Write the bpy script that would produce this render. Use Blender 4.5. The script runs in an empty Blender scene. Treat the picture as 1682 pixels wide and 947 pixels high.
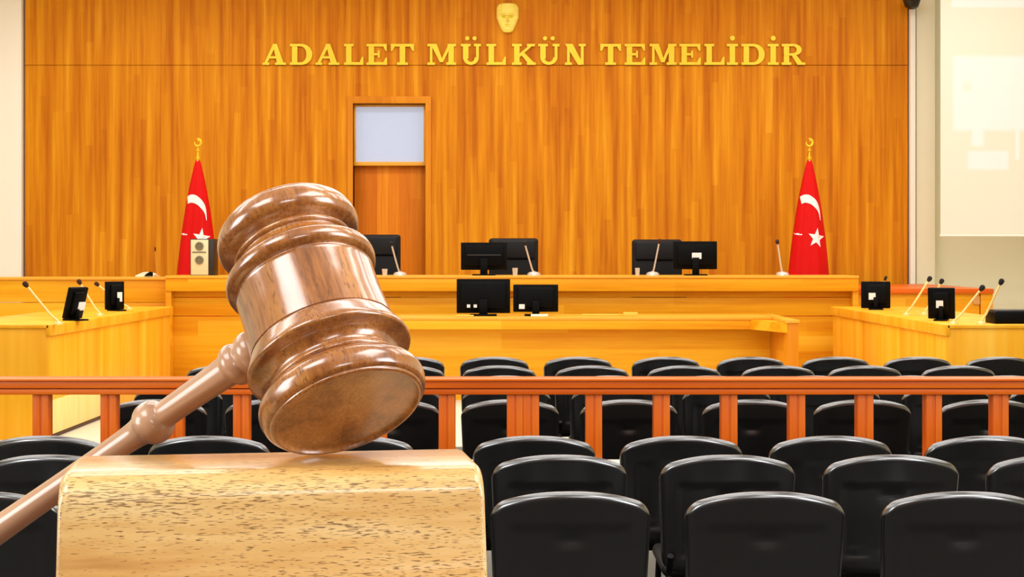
import bpy, bmesh, math, random
from mathutils import Vector, Matrix, Quaternion
random.seed(4)
C = bpy.context.scene.collection
SC = bpy.context.scene

# ------------------------------------------------------------------ camera
H = 1.55            # eye height
F = 2600.0          # focal length in pixels of the 1682 px wide frame
CX, HY = 841.0, 420.0
cam = bpy.data.cameras.new('camera')
cam.sensor_width = 36.0
cam.lens = F / 1682.0 * 36.0
cam.shift_y = -(473.5 - HY) / 1682.0
cam.clip_start = 0.05
cam.clip_end = 100
camo = bpy.data.objects.new('camera', cam)
camo.location = (0, 0, H)
camo.rotation_euler = (math.pi / 2, 0, 0)
C.objects.link(camo)
SC.camera = camo

def P(px, py, d):
    return Vector(((px - CX) / F * d, d, H - (py - HY) / F * d))

# ------------------------------------------------------------------ colour management, world, lights
SC.view_settings.view_transform = 'Standard'
SC.view_settings.look = 'None'
SC.view_settings.gamma = 1.0
SC.view_settings.use_curve_mapping = False
SC.view_settings.exposure = 0.0

world = bpy.data.worlds.new('world')
SC.world = world
world.use_nodes = True
wb = world.node_tree.nodes['Background']
wb.inputs[0].default_value = (1.0, 0.97, 0.92, 1)
wb.inputs[1].default_value = 0.3

def area(name, loc, rot, sx, sy, power, col=(1, 0.99, 0.975)):
    l = bpy.data.lights.new(name, 'AREA')
    l.shape = 'RECTANGLE'
    l.size = sx
    l.size_y = sy
    l.energy = power
    l.color = col
    o = bpy.data.objects.new(name, l)
    o.location = loc
    o.rotation_euler = rot
    C.objects.link(o)
    return o
R90 = math.pi / 2
LAMP = 64
for y in (3.2, 5.6, 8.0, 10.4, 12.8, 15.2, 17.4):
    for x in (-4.6, 0.0, 4.6):
        area('ceiling_lamp', (x, y, 5.28), (0, 0, 0), 3.6, 0.7, LAMP)
area('ceiling_lamp', (-2.9, -1.9, 5.28), (0, 0, 0), 2.6, 3.0, 230)  # this and the next: large lamps added near the camera for gavel highlights
area('ceiling_lamp', (3.2, -0.6, 5.28), (0, 0, 0), 2.8, 3.0, 230)
# unseen area lights added beside the camera for white reflections on the gavel
area('reflection_light', (-5.6, -1.2, 2.3), (0, -R90 + .1, 0.5), 2.6, 2.6, 210, (0.97, 0.98, 1))
area('reflection_light', (4.6, -0.6, 2.6), (0, R90 - .1, -0.2), 2.4, 2.0, 170, (0.97, 0.98, 1))

area('reflection_light', (1.7, -4.85, 3.7), (R90 + .25, 0, 0), 2.0, 1.4, 120, (0.97, 0.98, 1))  # unseen, added behind the camera to highlight the block's front edge

# ------------------------------------------------------------------ materials
def lin(c):
    out = []
    for v in c[:3]:
        v = v / 255.0
        out.append(v / 12.92 if v <= 0.04045 else ((v + 0.055) / 1.055) ** 2.4)
    return (*out, 1.0)

def plain(name, rgb, rough=0.5, metal=0.0, spec=0.5, coat=0.0, var=0.04, scale=30, ior=1.5, emis=None, es=0):
    m = bpy.data.materials.new(name)
    m.use_nodes = True
    nt = m.node_tree
    b = nt.nodes['Principled BSDF']
    tc = nt.nodes.new('ShaderNodeTexCoord')
    n = nt.nodes.new('ShaderNodeTexNoise')
    n.inputs['Scale'].default_value = scale
    nt.links.new(tc.outputs['Object'], n.inputs['Vector'])
    mx = nt.nodes.new('ShaderNodeMix')
    mx.data_type = 'RGBA'
    c = lin(rgb)
    mx.inputs['A'].default_value = tuple(v * (1 - var) for v in c[:3]) + (1,)
    mx.inputs['B'].default_value = tuple(min(1, v * (1 + var)) for v in c[:3]) + (1,)
    nt.links.new(n.outputs['Fac'], mx.inputs['Factor'])
    nt.links.new(mx.outputs['Result'], b.inputs['Base Color'])
    b.inputs['Roughness'].default_value = rough
    b.inputs['Metallic'].default_value = metal
    b.inputs['IOR'].default_value = ior
    b.inputs['Specular IOR Level'].default_value = spec
    b.inputs['Coat Weight'].default_value = coat
    b.inputs['Coat Roughness'].default_value = 0.08
    if emis:
        b.inputs['Emission Color'].default_value = lin(emis)
        b.inputs['Emission Strength'].default_value = es
    return m

def wood(name, stops, grain='z', w=0.16, L=1.6, fine=40.0, rough=0.4, coat=0.0, pores=0.0, plank=0.45,
         porescale=300.0, streak=5.0, stretch=14.0, porecol=(60, 30, 12), spec=0.4, bump=0.0, con=1.9, coat_ior=1.5):
    """veneer wood: strips running along `grain`, each with its own tone, fine streaks, optional dark pores"""
    m = bpy.data.materials.new(name)
    m.use_nodes = True
    nt = m.node_tree
    N, K = nt.nodes.new, nt.links.new
    b = nt.nodes['Principled BSDF']
    tc = N('ShaderNodeTexCoord')
    sep = N('ShaderNodeSeparateXYZ')
    K(tc.outputs['Object'], sep.inputs[0])
    def math_(op, a, bb=None, c=None):
        n = N('ShaderNodeMath')
        n.operation = op
        for i, v in enumerate((a, bb, c)):
            if v is None: continue
            if isinstance(v, (int, float)): n.inputs[i].default_value = v
            else: K(v, n.inputs[i])
        return n.outputs[0]
    X, Y, Z = sep.outputs
    if grain == 'z':
        along, across = Z, math_('ADD', X, math_('MULTIPLY', Y, 1.0))
    elif grain == 'x':
        along, across = X, math_('ADD', Z, math_('MULTIPLY', Y, 0.7))
    else:
        along, across = Y, math_('ADD', Z, math_('MULTIPLY', X, 0.7))
    ca = math_('FLOOR', math_('DIVIDE', across, w))
    wn1 = N('ShaderNodeTexWhiteNoise'); wn1.noise_dimensions = '1D'
    K(ca, wn1.inputs['W'])
    cb = math_('FLOOR', math_('ADD', math_('DIVIDE', along, L), math_('MULTIPLY', wn1.outputs['Value'], 7.0)))
    cid = math_('ADD', math_('MULTIPLY', ca, 13.37), math_('MULTIPLY', cb, 5.71))
    wn2 = N('ShaderNodeTexWhiteNoise'); wn2.noise_dimensions = '1D'
    K(cid, wn2.inputs['W'])
    mp = N('ShaderNodeMapping')
    K(tc.outputs['Object'], mp.inputs['Vector'])
    s = {'x': (1 / stretch, 1, 1), 'y': (1, 1 / stretch, 1), 'z': (1, 1, 1 / stretch)}[grain]
    mp.inputs['Scale'].default_value = s
    n1 = N('ShaderNodeTexNoise')
    n1.inputs['Scale'].default_value = streak
    n1.inputs['Detail'].default_value = 4
    K(mp.outputs[0], n1.inputs['Vector'])
    n2 = N('ShaderNodeTexNoise')
    n2.inputs['Scale'].default_value = fine
    n2.inputs['Detail'].default_value = 3
    K(mp.outputs[0], n2.inputs['Vector'])
    v = math_('ADD', math_('MULTIPLY', wn2.outputs['Value'], plank),
              math_('ADD', math_('MULTIPLY', math_('ADD', math_('MULTIPLY', n1.outputs['Fac'], con), -(con - 1) / 2), 0.9 - plank), math_('MULTIPLY', n2.outputs['Fac'], 0.5)))
    v = math_('SUBTRACT', v, 0.22)
    cr = N('ShaderNodeValToRGB')
    els = cr.color_ramp.elements
    while len(els) < len(stops): els.new(0.5)
    for e, (p, c) in zip(els, stops):
        e.position = p
        e.color = lin(c)
    K(v, cr.inputs[0])
    col = cr.outputs[0]
    if pores:
        mp2 = N('ShaderNodeMapping')
        K(tc.outputs['Object'], mp2.inputs['Vector'])
        q = 1 / 9.0
        mp2.inputs['Scale'].default_value = {'x': (q, 1, 1), 'y': (1, q, 1), 'z': (1, 1, q)}[grain]
        n3 = N('ShaderNodeTexNoise')
        n3.inputs['Scale'].default_value = porescale
        n3.inputs['Detail'].default_value = 1
        K(mp2.outputs[0], n3.inputs['Vector'])
        n4 = N('ShaderNodeTexNoise')
        n4.inputs['Scale'].default_value = streak * 2
        K(mp.outputs[0], n4.inputs['Vector'])
        r = N('ShaderNodeMapRange')
        r.inputs['From Min'].default_value = 0.60
        r.inputs['From Max'].default_value = 0.68
        r.inputs['To Max'].default_value = pores
        K(math_('ADD', n3.outputs['Fac'], math_('MULTIPLY', math_('SUBTRACT', n4.outputs['Fac'], 0.5), 0.35)), r.inputs[0])
        mx = N('ShaderNodeMix'); mx.data_type = 'RGBA'
        K(r.outputs[0], mx.inputs['Factor'])
        K(col, mx.inputs['A'])
        mx.inputs['B'].default_value = lin(porecol)
        col = mx.outputs['Result']
    K(col, b.inputs['Base Color'])
    if bump:
        bp = N('ShaderNodeBump')
        bp.inputs['Strength'].default_value = bump
        bp.inputs['Distance'].default_value = 0.001
        K(n2.outputs['Fac'], bp.inputs['Height'])
        K(bp.outputs[0], b.inputs['Normal'])
    b.inputs['Roughness'].default_value = rough
    b.inputs['Specular IOR Level'].default_value = spec
    b.inputs['Coat Weight'].default_value = coat
    b.inputs['Coat IOR'].default_value = coat_ior
    b.inputs['Coat Roughness'].default_value = 0.17
    return m

M = {}
M['wall_wood'] = wood('wall_veneer', [(0.1, (184, 100, 4)), (0.4, (206, 124, 8)), (0.7, (222, 145, 16)), (0.98, (236, 168, 38))],
                      'z', w=0.085, L=1.3, fine=40, rough=0.55, stretch=26, streak=11, plank=0.22, spec=0.15, con=2.9)
M['trim_wood'] = wood('trim_veneer', [(0.2, (208, 124, 14)), (0.9, (232, 154, 32))], 'z', w=0.4, L=3, fine=30, rough=0.45, stretch=16, spec=0.15)
M['door_wood'] = wood('door_veneer', [(0.15, (196, 98, 6)), (0.6, (218, 124, 14)), (0.95, (234, 150, 30))], 'z', w=0.14, L=4, fine=40, rough=0.5, stretch=20, spec=0.15)
M['bench_wood'] = wood('bench_veneer', [(0.12, (222, 136, 14)), (0.5, (240, 170, 28)), (0.9, (248, 190, 52))], 'x', w=0.16, L=3.2, fine=34, rough=0.42, stretch=20, streak=6, plank=0.4, spec=0.15)
M['bench_edge'] = wood('bench_edge_wood', [(0.2, (236, 158, 34)), (0.9, (246, 184, 66))], 'x', w=0.5, L=9, fine=30, rough=0.3, stretch=20, plank=0.1)
M['desk_wood'] = wood('pale_desk_veneer', [(0.12, (236, 158, 20)), (0.5, (246, 176, 36)), (0.9, (250, 192, 66))], 'z', w=0.5, L=4, fine=26, rough=0.42, stretch=16, plank=0.12, spec=0.15)
M['glow_tone'] = wood('painted_glow_veneer', [(0.12, (244, 214, 120)), (0.9, (252, 232, 160))], 'z', w=0.5, L=4, rough=0.42, stretch=16, plank=0.1, spec=0.15)  # cream tone with the floor's bounced light painted in
M['rail_wood'] = wood('rail_wood', [(0.12, (200, 82, 12)), (0.5, (226, 104, 22)), (0.9, (240, 130, 38))], 'x', w=0.4, L=5, fine=40, rough=0.38, stretch=20, plank=0.1, spec=0.2)
M['post_wood'] = wood('post_wood', [(0.12, (192, 74, 8)), (0.5, (216, 96, 18)), (0.9, (230, 120, 30))], 'z', w=0.4, L=5, fine=40, rough=0.38, stretch=16, plank=0.1, spec=0.2)
M['gavel_wood'] = wood('gavel_walnut', [(0.12, (98, 52, 18)), (0.42, (156, 94, 40)), (0.7, (188, 126, 62)), (0.95, (210, 158, 98))],
                       'z', w=0.02, L=1, fine=650, rough=0.3, coat=0.9, coat_ior=1.75, pores=0.65, porescale=1500, streak=60, stretch=9, plank=0.12, porecol=(90, 46, 20))
M['handle_wood'] = wood('gavel_handle_wood', [(0.15, (158, 112, 80)), (0.5, (190, 146, 112)), (0.9, (212, 174, 142))],
                        'z', w=0.05, L=1, fine=260, rough=0.32, coat=0.8, streak=40, stretch=16, plank=0.1)
M['block_wood'] = wood('block_oak', [(0.1, (164, 112, 52)), (0.4, (206, 160, 92)), (0.65, (220, 182, 116)), (0.95, (232, 204, 148))],
                       'x', w=0.02, L=3, fine=300, rough=0.36, coat=0.75, pores=0.75, porescale=2300, streak=38, stretch=11, plank=0.08, porecol=(92, 54, 22))
M['lectern_wood'] = wood('lectern_wood', [(0.2, (160, 84, 24)), (0.9, (200, 124, 50))], 'z', rough=0.4)
M['rear_wood'] = wood('rear_wall_wood', [(0.2, (84, 50, 24)), (0.9, (110, 68, 34))], 'z', rough=0.6)
M['cream'] = plain('cream_paint', (244, 238, 208), 0.7, var=0.02, scale=2)
M['cream_light'] = plain('cream_paint_light', (250, 246, 230), 0.7, var=0.02, scale=2)
M['ceiling'] = plain('ceiling_paint', (245, 240, 228), 0.8)
M['carpet'] = plain('charcoal_carpet', (44, 41, 38), 0.9, var=0.2, scale=80, spec=0.1)
M['floor'] = plain('floor_stone', (232, 222, 204), 0.25, var=0.05, scale=3)
M['lowwall'] = plain('low_wall_stone', (236, 226, 208), 0.45, var=0.04, scale=6)
M['skirt'] = plain('dark_skirting', (70, 40, 14), 0.5)
M['chair_black'] = plain('chair_black_plastic', (6, 6, 5), 0.24, spec=0.5, ior=2.6, var=0.1)
M['chair_seat'] = plain('chair_black_vinyl', (14, 14, 13), 0.5, var=0.2, scale=60)
M['steel_black'] = plain('black_steel', (22, 22, 22), 0.35, 0.4)
M['leather'] = plain('black_leather', (12, 13, 15), 0.5, spec=0.25, var=0.15, scale=40)
M['mon_black'] = plain('monitor_black', (3, 3, 3), 0.5, spec=0.1)
M['mon_grey'] = plain('monitor_grey', (40, 40, 40), 0.4)
M['sticker'] = plain('white_sticker', (245, 240, 235), 0.6)
M['brass'] = plain('letter_gold', (236, 200, 30), 0.35, 0.3, var=0.08, scale=12)
M['gold'] = plain('mask_gold', (255, 236, 104), 0.4, 0.1, var=0.04, scale=20)
M['flag_red'] = plain('flag_red_satin', (212, 12, 8), 0.6, var=0.08, scale=5, spec=0.15)
M['flag_white'] = plain('flag_white_cloth', (250, 240, 236), 0.6)
M['mic_rod'] = plain('mic_champagne_metal', (246, 214, 140), 0.35, 0.3)
M['mic_silver'] = plain('mic_silver_metal', (220, 214, 204), 0.3, 0.5)
M['mic_head'] = plain('mic_foam', (60, 28, 14), 0.9)
M['mic_head_dark'] = plain('mic_foam_dark', (26, 22, 18), 0.9)
M['box_cream'] = plain('box_cream_front', (226, 216, 170), 0.5)
M['box_grey'] = plain('box_olive_grey', (120, 112, 84), 0.5)
M['box_black'] = plain('box_black_side', (34, 24, 16), 0.5)
M['paper'] = plain('paper', (248, 238, 208), 0.7)
M['folder'] = plain('yellow_folder', (250, 196, 70), 0.6)
M['plate'] = plain('switch_plate_wood_tone', (214, 150, 80), 0.5)
M['pane'] = plain('transom_glass_lit', (160, 176, 206), 0.3, emis=(206, 212, 232), es=0.35)
M['camera_black'] = plain('dome_black', (30, 22, 14), 0.3)

# lit projection screen: soft blurred rectangles thrown by the projector
def screen_mat():
    m = bpy.data.materials.new('projection_screen_lit')
    m.use_nodes = True
    nt = m.node_tree
    N, K = nt.nodes.new, nt.links.new
    b = nt.nodes['Principled BSDF']
    tc = N('ShaderNodeTexCoord')
    sep = N('ShaderNodeSeparateXYZ')
    K(tc.outputs['Object'], sep.inputs[0])
    X, _, Z = sep.outputs
    def mr(v, a, bb):
        n = N('ShaderNodeMapRange'); n.interpolation_type = 'SMOOTHSTEP'
        n.inputs['From Min'].default_value = a; n.inputs['From Max'].default_value = bb
        K(v, n.inputs[0]); return n.outputs[0]
    def mm(op, a, bb):
        n = N('ShaderNodeMath'); n.operation = op
        for i, q in enumerate((a, bb)):
            if isinstance(q, (int, float)): n.inputs[i].default_value = q
            else: K(q, n.inputs[i])
        return n.outputs[0]
    def rect(x0, x1, z0, z1, s=0.035):
        a = mm('MULTIPLY', mr(X, x0 - s, x0 + s), mr(X, x1 + s, x1 - s))
        c = mm('MULTIPLY', mr(Z, z0 - s, z0 + s), mr(Z, z1 + s, z1 - s))
        return mm('MULTIPLY', a, c)
    d = 19.0
    def rp(x0, y0, x1, y1, s=0.03):   # origin of the screen object: its bottom left corner
        o = P(1545, 386, d)
        a, c = P(x0, y1, d), P(x1, y0, d)
        return rect(a.x - o.x, c.x - o.x, a.z - o.z, c.z - o.z, s)
    v = rp(1566, 92, 2100, 214, 0.04)
    v = mm('MAXIMUM', v, rp(1563, -300, 2100, 12, 0.02))
    v = mm('MAXIMUM', v, rp(1596, 200, 1616, 240))
    v = mm('MAXIMUM', v, rp(1590, 248, 1656, 278, 0.03))
    v = mm('MAXIMUM', v, rp(1668, 200, 1674, 262, 0.015))
    v = mm('SUBTRACT', v, mm('MULTIPLY', rp(1580, 135, 1596, 150), 0.6))
    n = N('ShaderNodeTexNoise'); n.inputs['Scale'].default_value = 5
    K(tc.outputs['Object'], n.inputs['Vector'])
    v = mm('MULTIPLY', v, mm('ADD', mm('MULTIPLY', n.outputs['Fac'], 0.4), 0.8))
    mx = N('ShaderNodeMix'); mx.data_type = 'RGBA'
    K(v, mx.inputs['Factor'])
    mx.inputs['A'].default_value = lin((234, 224, 184))
    mx.inputs['B'].default_value = lin((255, 255, 255))
    K(mx.outputs['Result'], b.inputs['Emission Color'])
    b.inputs['Emission Strength'].default_value = 0.34
    b.inputs['Base Color'].default_value = lin((200, 198, 184))
    b.inputs['Roughness'].default_value = 0.8
    return m
M['screen'] = screen_mat()

# ------------------------------------------------------------------ mesh helpers
def finish(name, bm, mat, parent=None, smooth=35):
    bmesh.ops.recalc_face_normals(bm, faces=bm.faces)
    me = bpy.data.meshes.new(name)
    bm.to_mesh(me)
    bm.free()
    if smooth:
        for p in me.polygons: p.use_smooth = True
        me.set_sharp_from_angle(angle=math.radians(smooth))
    if isinstance(mat, str): mat = M[mat]
    me.materials.append(mat)
    o = bpy.data.objects.new(name, me)
    C.objects.link(o)
    if parent: o.parent = parent
    return o

def tag(o, label, cat, group=None):
    o['label'] = label
    o['category'] = cat
    if group: o['group'] = group
    return o

def struct(o):
    o['kind'] = 'structure'
    return o

def empty(name, loc, rz=0.0):
    o = bpy.data.objects.new(name, None)
    o.empty_display_size = 0.1
    o.location = loc
    o.rotation_euler = (0, 0, rz)
    C.objects.link(o)
    return o

def box(bm, x0, x1, y0, y1, z0, z1, bev=0.0, seg=2):
    vs = [bm.verts.new(p) for p in [(x0, y0, z0), (x1, y0, z0), (x1, y1, z0), (x0, y1, z0),
                                    (x0, y0, z1), (x1, y0, z1), (x1, y1, z1), (x0, y1, z1)]]
    fs = [bm.faces.new([vs[i] for i in f]) for f in
          [(0, 3, 2, 1), (4, 5, 6, 7), (0, 1, 5, 4), (1, 2, 6, 5), (2, 3, 7, 6), (3, 0, 4, 7)]]
    if bev > 0:
        es = list({e for f in fs for e in f.edges})
        bmesh.ops.bevel(bm, geom=es, offset=bev, segments=seg, affect='EDGES', profile=0.5)
    return vs

def B(name, mat, dims, parent=None, bev=0.004, seg=2):
    bm = bmesh.new()
    dl = dims if isinstance(dims[0], (tuple, list)) else [dims]
    for d in dl: box(bm, *d, bev=bev, seg=seg)
    return finish(name, bm, mat, parent)

def tube(bm, pts, rad, n=10, cap=True):
    pts = [Vector(p) for p in pts]
    rads = rad if isinstance(rad, (list, tuple)) else [rad] * len(pts)
    rings = []
    ref = None
    for i, p in enumerate(pts):
        a = pts[max(0, i - 1)]; c = pts[min(len(pts) - 1, i + 1)]
        t = (c - a).normalized()
        if ref is None:
            ref = Vector((1, 0, 0)) if abs(t.x) < 0.8 else Vector((0, 1, 0))
        u = (ref - t * ref.dot(t)).normalized()
        ref = u
        w = t.cross(u)
        rings.append([bm.verts.new(p + (u * math.cos(2 * math.pi * k / n) + w * math.sin(2 * math.pi * k / n)) * rads[i]) for k in range(n)])
    for r0, r1 in zip(rings, rings[1:]):
        for k in range(n):
            bm.faces.new((r0[k], r0[(k + 1) % n], r1[(k + 1) % n], r1[k]))
    if cap:
        bm.faces.new(rings[0][::-1]); bm.faces.new(rings[-1])

def lathe(bm, prof, n=48, mat=None):
    """prof: list of (z, r) revolved about local Z; r may be 0 at the ends"""
    rings = []
    for z, r in prof:
        if r < 1e-6: rings.append([bm.verts.new((0, 0, z))])
        else: rings.append([bm.verts.new((r * math.cos(2 * math.pi * k / n), r * math.sin(2 * math.pi * k / n), z)) for k in range(n)])
    for a, b in zip(rings, rings[1:]):
        for k in range(n):
            k2 = (k + 1) % n
            if len(a) == 1: bm.faces.new((a[0], b[k], b[k2]))
            elif len(b) == 1: bm.faces.new((a[k], a[k2], b[0]))
            else: bm.faces.new((a[k], a[k2], b[k2], b[k]))
    if len(rings[0]) > 1: bm.faces.new(rings[0][::-1])
    if len(rings[-1]) > 1: bm.faces.new(rings[-1])
    if mat is not None: bmesh.ops.transform(bm, matrix=mat, verts=bm.verts)

def prism(bm, poly, y0, y1, bev=0.0):
    """poly: (x, z) outline, extruded from y0 to y1"""
    a = [bm.verts.new((x, y0, z)) for x, z in poly]
    b = [bm.verts.new((x, y1, z)) for x, z in poly]
    n = len(poly)
    f = [bm.faces.new(a), bm.faces.new(b[::-1])]
    for i in range(n):
        f.append(bm.faces.new((a[i], b[i], b[(i + 1) % n], a[(i + 1) % n])))
    if bev:
        bmesh.ops.bevel(bm, geom=[e for e in f[0].edges], offset=bev, segments=1, affect='EDGES')

def smoothprof(pts, k=4):
    """Catmull-Rom through (z, r) points"""
    out = []
    n = len(pts)
    for i in range(n - 1):
        p0, p1, p2, p3 = pts[max(0, i - 1)], pts[i], pts[i + 1], pts[min(n - 1, i + 2)]
        for j in range(k):
            t = j / k
            out.append(tuple(0.5 * ((2 * p1[q]) + (-p0[q] + p2[q]) * t + (2 * p0[q] - 5 * p1[q] + 4 * p2[q] - p3[q]) * t * t
                             + (-p0[q] + 3 * p1[q] - 3 * p2[q] + p3[q]) * t ** 3) for q in (0, 1)))
    out.append(pts[-1])
    return out

# ================================================================== SETTING
YW = 20.0                       # face of the wooden wall
def wx(px, d=YW): return (px - CX) / F * d
def wz(py, d=YW): return H - (py - HY) / F * d
WX0, WX1 = wx(41), wx(1491)
DX0, DX1 = wx(580), wx(699)
DZT = wz(170)
SEAM = wz(107)
CEIL = 5.4
g = 0.003
struct(B('floor', 'carpet', (-9, 9, -5.0, 22.0, -0.1, 0), bev=0))
struct(B('ceiling', 'ceiling', (-9, 9, -5.0, 22.0, CEIL, CEIL + 0.1), bev=0))
struct(B('wall_left', 'cream', (-9, -8.9, -5.0, 22.0, 0, CEIL), bev=0))
struct(B('wall_right', 'cream', (8.9, 9, -5.0, 22.0, 0, CEIL), bev=0))
struct(B('wall_front', 'rear_wood', (-8.9, 8.9, -5.0, -4.9, 0, CEIL), bev=0))
struct(B('wall_back_plaster', 'cream', [(-8.9, DX0 - .2, YW + .25, YW + .4, 0, CEIL), (DX1 + .2, 8.9, YW + .25, YW + .4, 0, CEIL),
                                (DX0 - .2, DX1 + .2, YW + .55, YW + .65, 0, CEIL)], bev=0))
wp = []
for z0, z1 in ((0, SEAM - g), (SEAM + g, CEIL)):
    if z0 == 0:
        wp += [(WX0, DX0, YW, YW + .2, z0, z1), (DX1, WX1, YW, YW + .2, z0, z1), (DX0, DX1, YW, YW + .2, DZT, z1)]
    else:
        wp += [(WX0, WX1, YW, YW + .2, z0, z1)]
wp.append((WX0 + .02, DX0 - .02, YW + .02, YW + .19, SEAM - .05, SEAM + .05))
struct(B('wall_back', 'wall_wood', wp, bev=0.003, seg=1))
# plaster pilasters either side of the wood panelling
struct(B('trim_1', 'cream_light', (-8.9, WX0 - .03, YW - .06, YW + .25, 0, CEIL)))
struct(B('trim_2', 'cream_light', (WX1 + .02, wx(1504, 19.94), YW - .06, YW + .25, 0, CEIL)))
struct(B('trim_3', 'cream', (wx(1505.5), wx(1536), YW + .0, YW + .25, 0, CEIL)))
# raised court floor and the judges' platform
struct(B('floor_court', 'floor', (-8.9, 8.9, 11.55, YW, 0.0, 0.16), bev=0.004))
struct(B('floor_platform', 'floor', (-6.2, 6.2, 17.15, YW, 0.16, 0.5), bev=0.004))

# door with transom window in the wood wall
dr = empty('door_1', ((DX0 + DX1) / 2, YW, 0.5)); struct(dr)
hw = (DX1 - DX0) / 2
ZB = wz(270) - .5
B('door_leaf', 'door_wood', (-hw, hw, .17, .22, 0, ZB), dr)
B('transom_pane', 'pane', (-hw + .01, hw - .01, .12, .13, ZB + .03, DZT - .5), dr, bev=0)
fr = [(-hw, -hw + .025, .08, .15, ZB, DZT - .5), (hw - .03, hw, .08, .15, ZB, DZT - .5), (-hw, hw, .07, .15, ZB - .01, ZB + .04),
      (-hw, hw, .09, .15, DZT - .53, DZT - .5)]
B('transom_frame', 'bench_edge', fr, dr)
B('door_casing', 'trim_wood', [(-hw - .07, -hw, -.025, .16, 0, DZT - .5 + .09), (hw, hw + .07, -.025, .16, 0, DZT - .5 + .09), (-hw, hw, -.025, .16, DZT - .5, DZT - .5 + .09)], dr)

# low stone wall under the spectators' rail
RY = 6.9
struct(B('wall_low', 'lowwall', (-8.9, 8.9, RY - .07, RY + .07, 0, 0.655), bev=0.006))

struct(B('reflection_blocker', 'carpet', (-8.8, 8.8, RY + .071, RY + .085, 0, .645), bev=0))  # unseen dark sheet added so the chairs behind don't mirror the pale wall

# ================================================================== JUDGES' BENCH
BY = 16.5
bz = wz(452.5, BY)
b0, b1 = wx(271, BY), wx(1411, BY)
jb = empty('judges_bench', (0, BY, 0.16))
tag(jb, 'long orange wooden judges bench with overhanging fascia across the courtroom', 'bench')
z_ = lambda z: z - 0.16
B('bench_top', 'bench_edge', (b0, b1, -.01, .78, z_(bz) - .03, z_(bz)), jb, bev=.008)
B('fascia', 'bench_wood', (b0 + .005, b1 - .005, 0, .05, z_(wz(478, BY)), z_(bz) - .03), jb)
B('front_panel', 'bench_wood', [(b0 + .06, b1 - .06, .13, .18, 0, z_(wz(520, BY))), (b0 + .06, b1 - .06, .125, .18, z_(wz(519, BY)), z_(wz(489, BY))),
                                (b0 + .06, b1 - .06, .135, .18, z_(wz(488.2, BY)), z_(bz) - .03)], jb)
B('end_panel', 'bench_wood', (b0, b0 + .06, .02, .70, 0, z_(bz) - .03), jb)
B('end_panel', 'bench_wood', (b1 - .06, b1, .02, .70, 0, z_(bz) - .03), jb)
# wings
wy = 16.75
zl = wz(455, wy)
lw = empty('side_bench', (-4.8, wy, .16))
tag(lw, 'orange wooden wing of the judges bench behind the left desk', 'bench')
B('bench_top', 'bench_edge', (-1.6, 4.8 + b0 - .01, -.01, .5, zl - .19, zl - .16), lw, bev=.006)
B('front_panel', 'bench_wood', [(-1.58, 4.8 + b0 - .02, .02, .08, 0, zl - .16 - .27), (-1.58, 4.8 + b0 - .02, .015, .08, zl - .425, zl - .19)], lw)
zr = wz(474, wy)
rx1 = wx(1632, wy)
rw = empty('side_bench', (b1 + .01, wy, .16))
tag(rw, 'lower orange wooden wing wall behind the right desk with a small wall socket', 'bench')
L_ = rx1 - b1 - .01
B('bench_top', 'rail_wood', [(0, L_, -.01, 1.8, zr - .21, zr - .16), (.36, L_, 1.8, 2.9, zr - .21, zr - .16)], rw, bev=.002)
B('front_panel', 'bench_wood', [(0, L_ - .14, .03, .09, 0, zr - .21), (L_ - .13, L_, .02, .09, 0, zr - .21)], rw)
B('end_panel', 'bench_wood', (L_ - .06, L_, .09, 2.85, 0, zr - .21), rw)
sp = P(1605, 493, wy)
B('socket_plate', 'plate', (sp.x - b1 - .01 - .035, sp.x - b1 - .01 + .035, .015, .03, sp.z - .16 - .045, sp.z - .16 + .045), rw)

# clerk's desk in front of the bench
CY = 15.08
cz = wz(520, CY)
c0, c1 = wx(430, CY), 2.60
cd = empty('clerk_desk', (0, CY, .16))
tag(cd, 'long orange wooden clerk desk with forward end cheek below the judges bench', 'desk')
B('desk_top', 'bench_edge', (c0, c1 - .1, 0, .75, cz - .19, cz - .16), cd, bev=.006)
B('fascia', 'bench_wood', (c0, c1 - .1, .01, .05, cz - .16 - .12, cz - .19), cd)
B('front_panel', 'bench_wood', (c0, c1 - .1, .22, .26, 0, cz - .19), cd)
B('end_panel', 'trim_wood', (c1 - .1, c1, -.72, .75, 0, cz - .19), cd)
B('end_cap', 'bench_edge', (c1 - .12, c1 + .01, -.73, .75, cz - .19, cz - .16), cd, bev=.004)
B('end_panel', 'trim_wood', (c0, c0 + .05, .26, .72, 0, cz - .19), cd)
bm = bmesh.new()   # small triangular brace where the fascia meets the cheek
vs = [bm.verts.new(p) for p in [(c1 - .1, -.7, cz - .19), (c1 - .1, .01, cz - .19), (c1 - .33, .01, cz - .19),
                                (c1 - .1, -.7, cz - .28), (c1 - .1, .01, cz - .28), (c1 - .33, .01, cz - .28)]]
for f in [(0, 1, 2), (5, 4, 3), (0, 2, 5, 3), (2, 1, 4, 5), (1, 0, 3, 4)]: bm.faces.new([vs[i] for i in f])
finish('corner_brace', bm, 'bench_wood', cd, 0)

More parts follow.
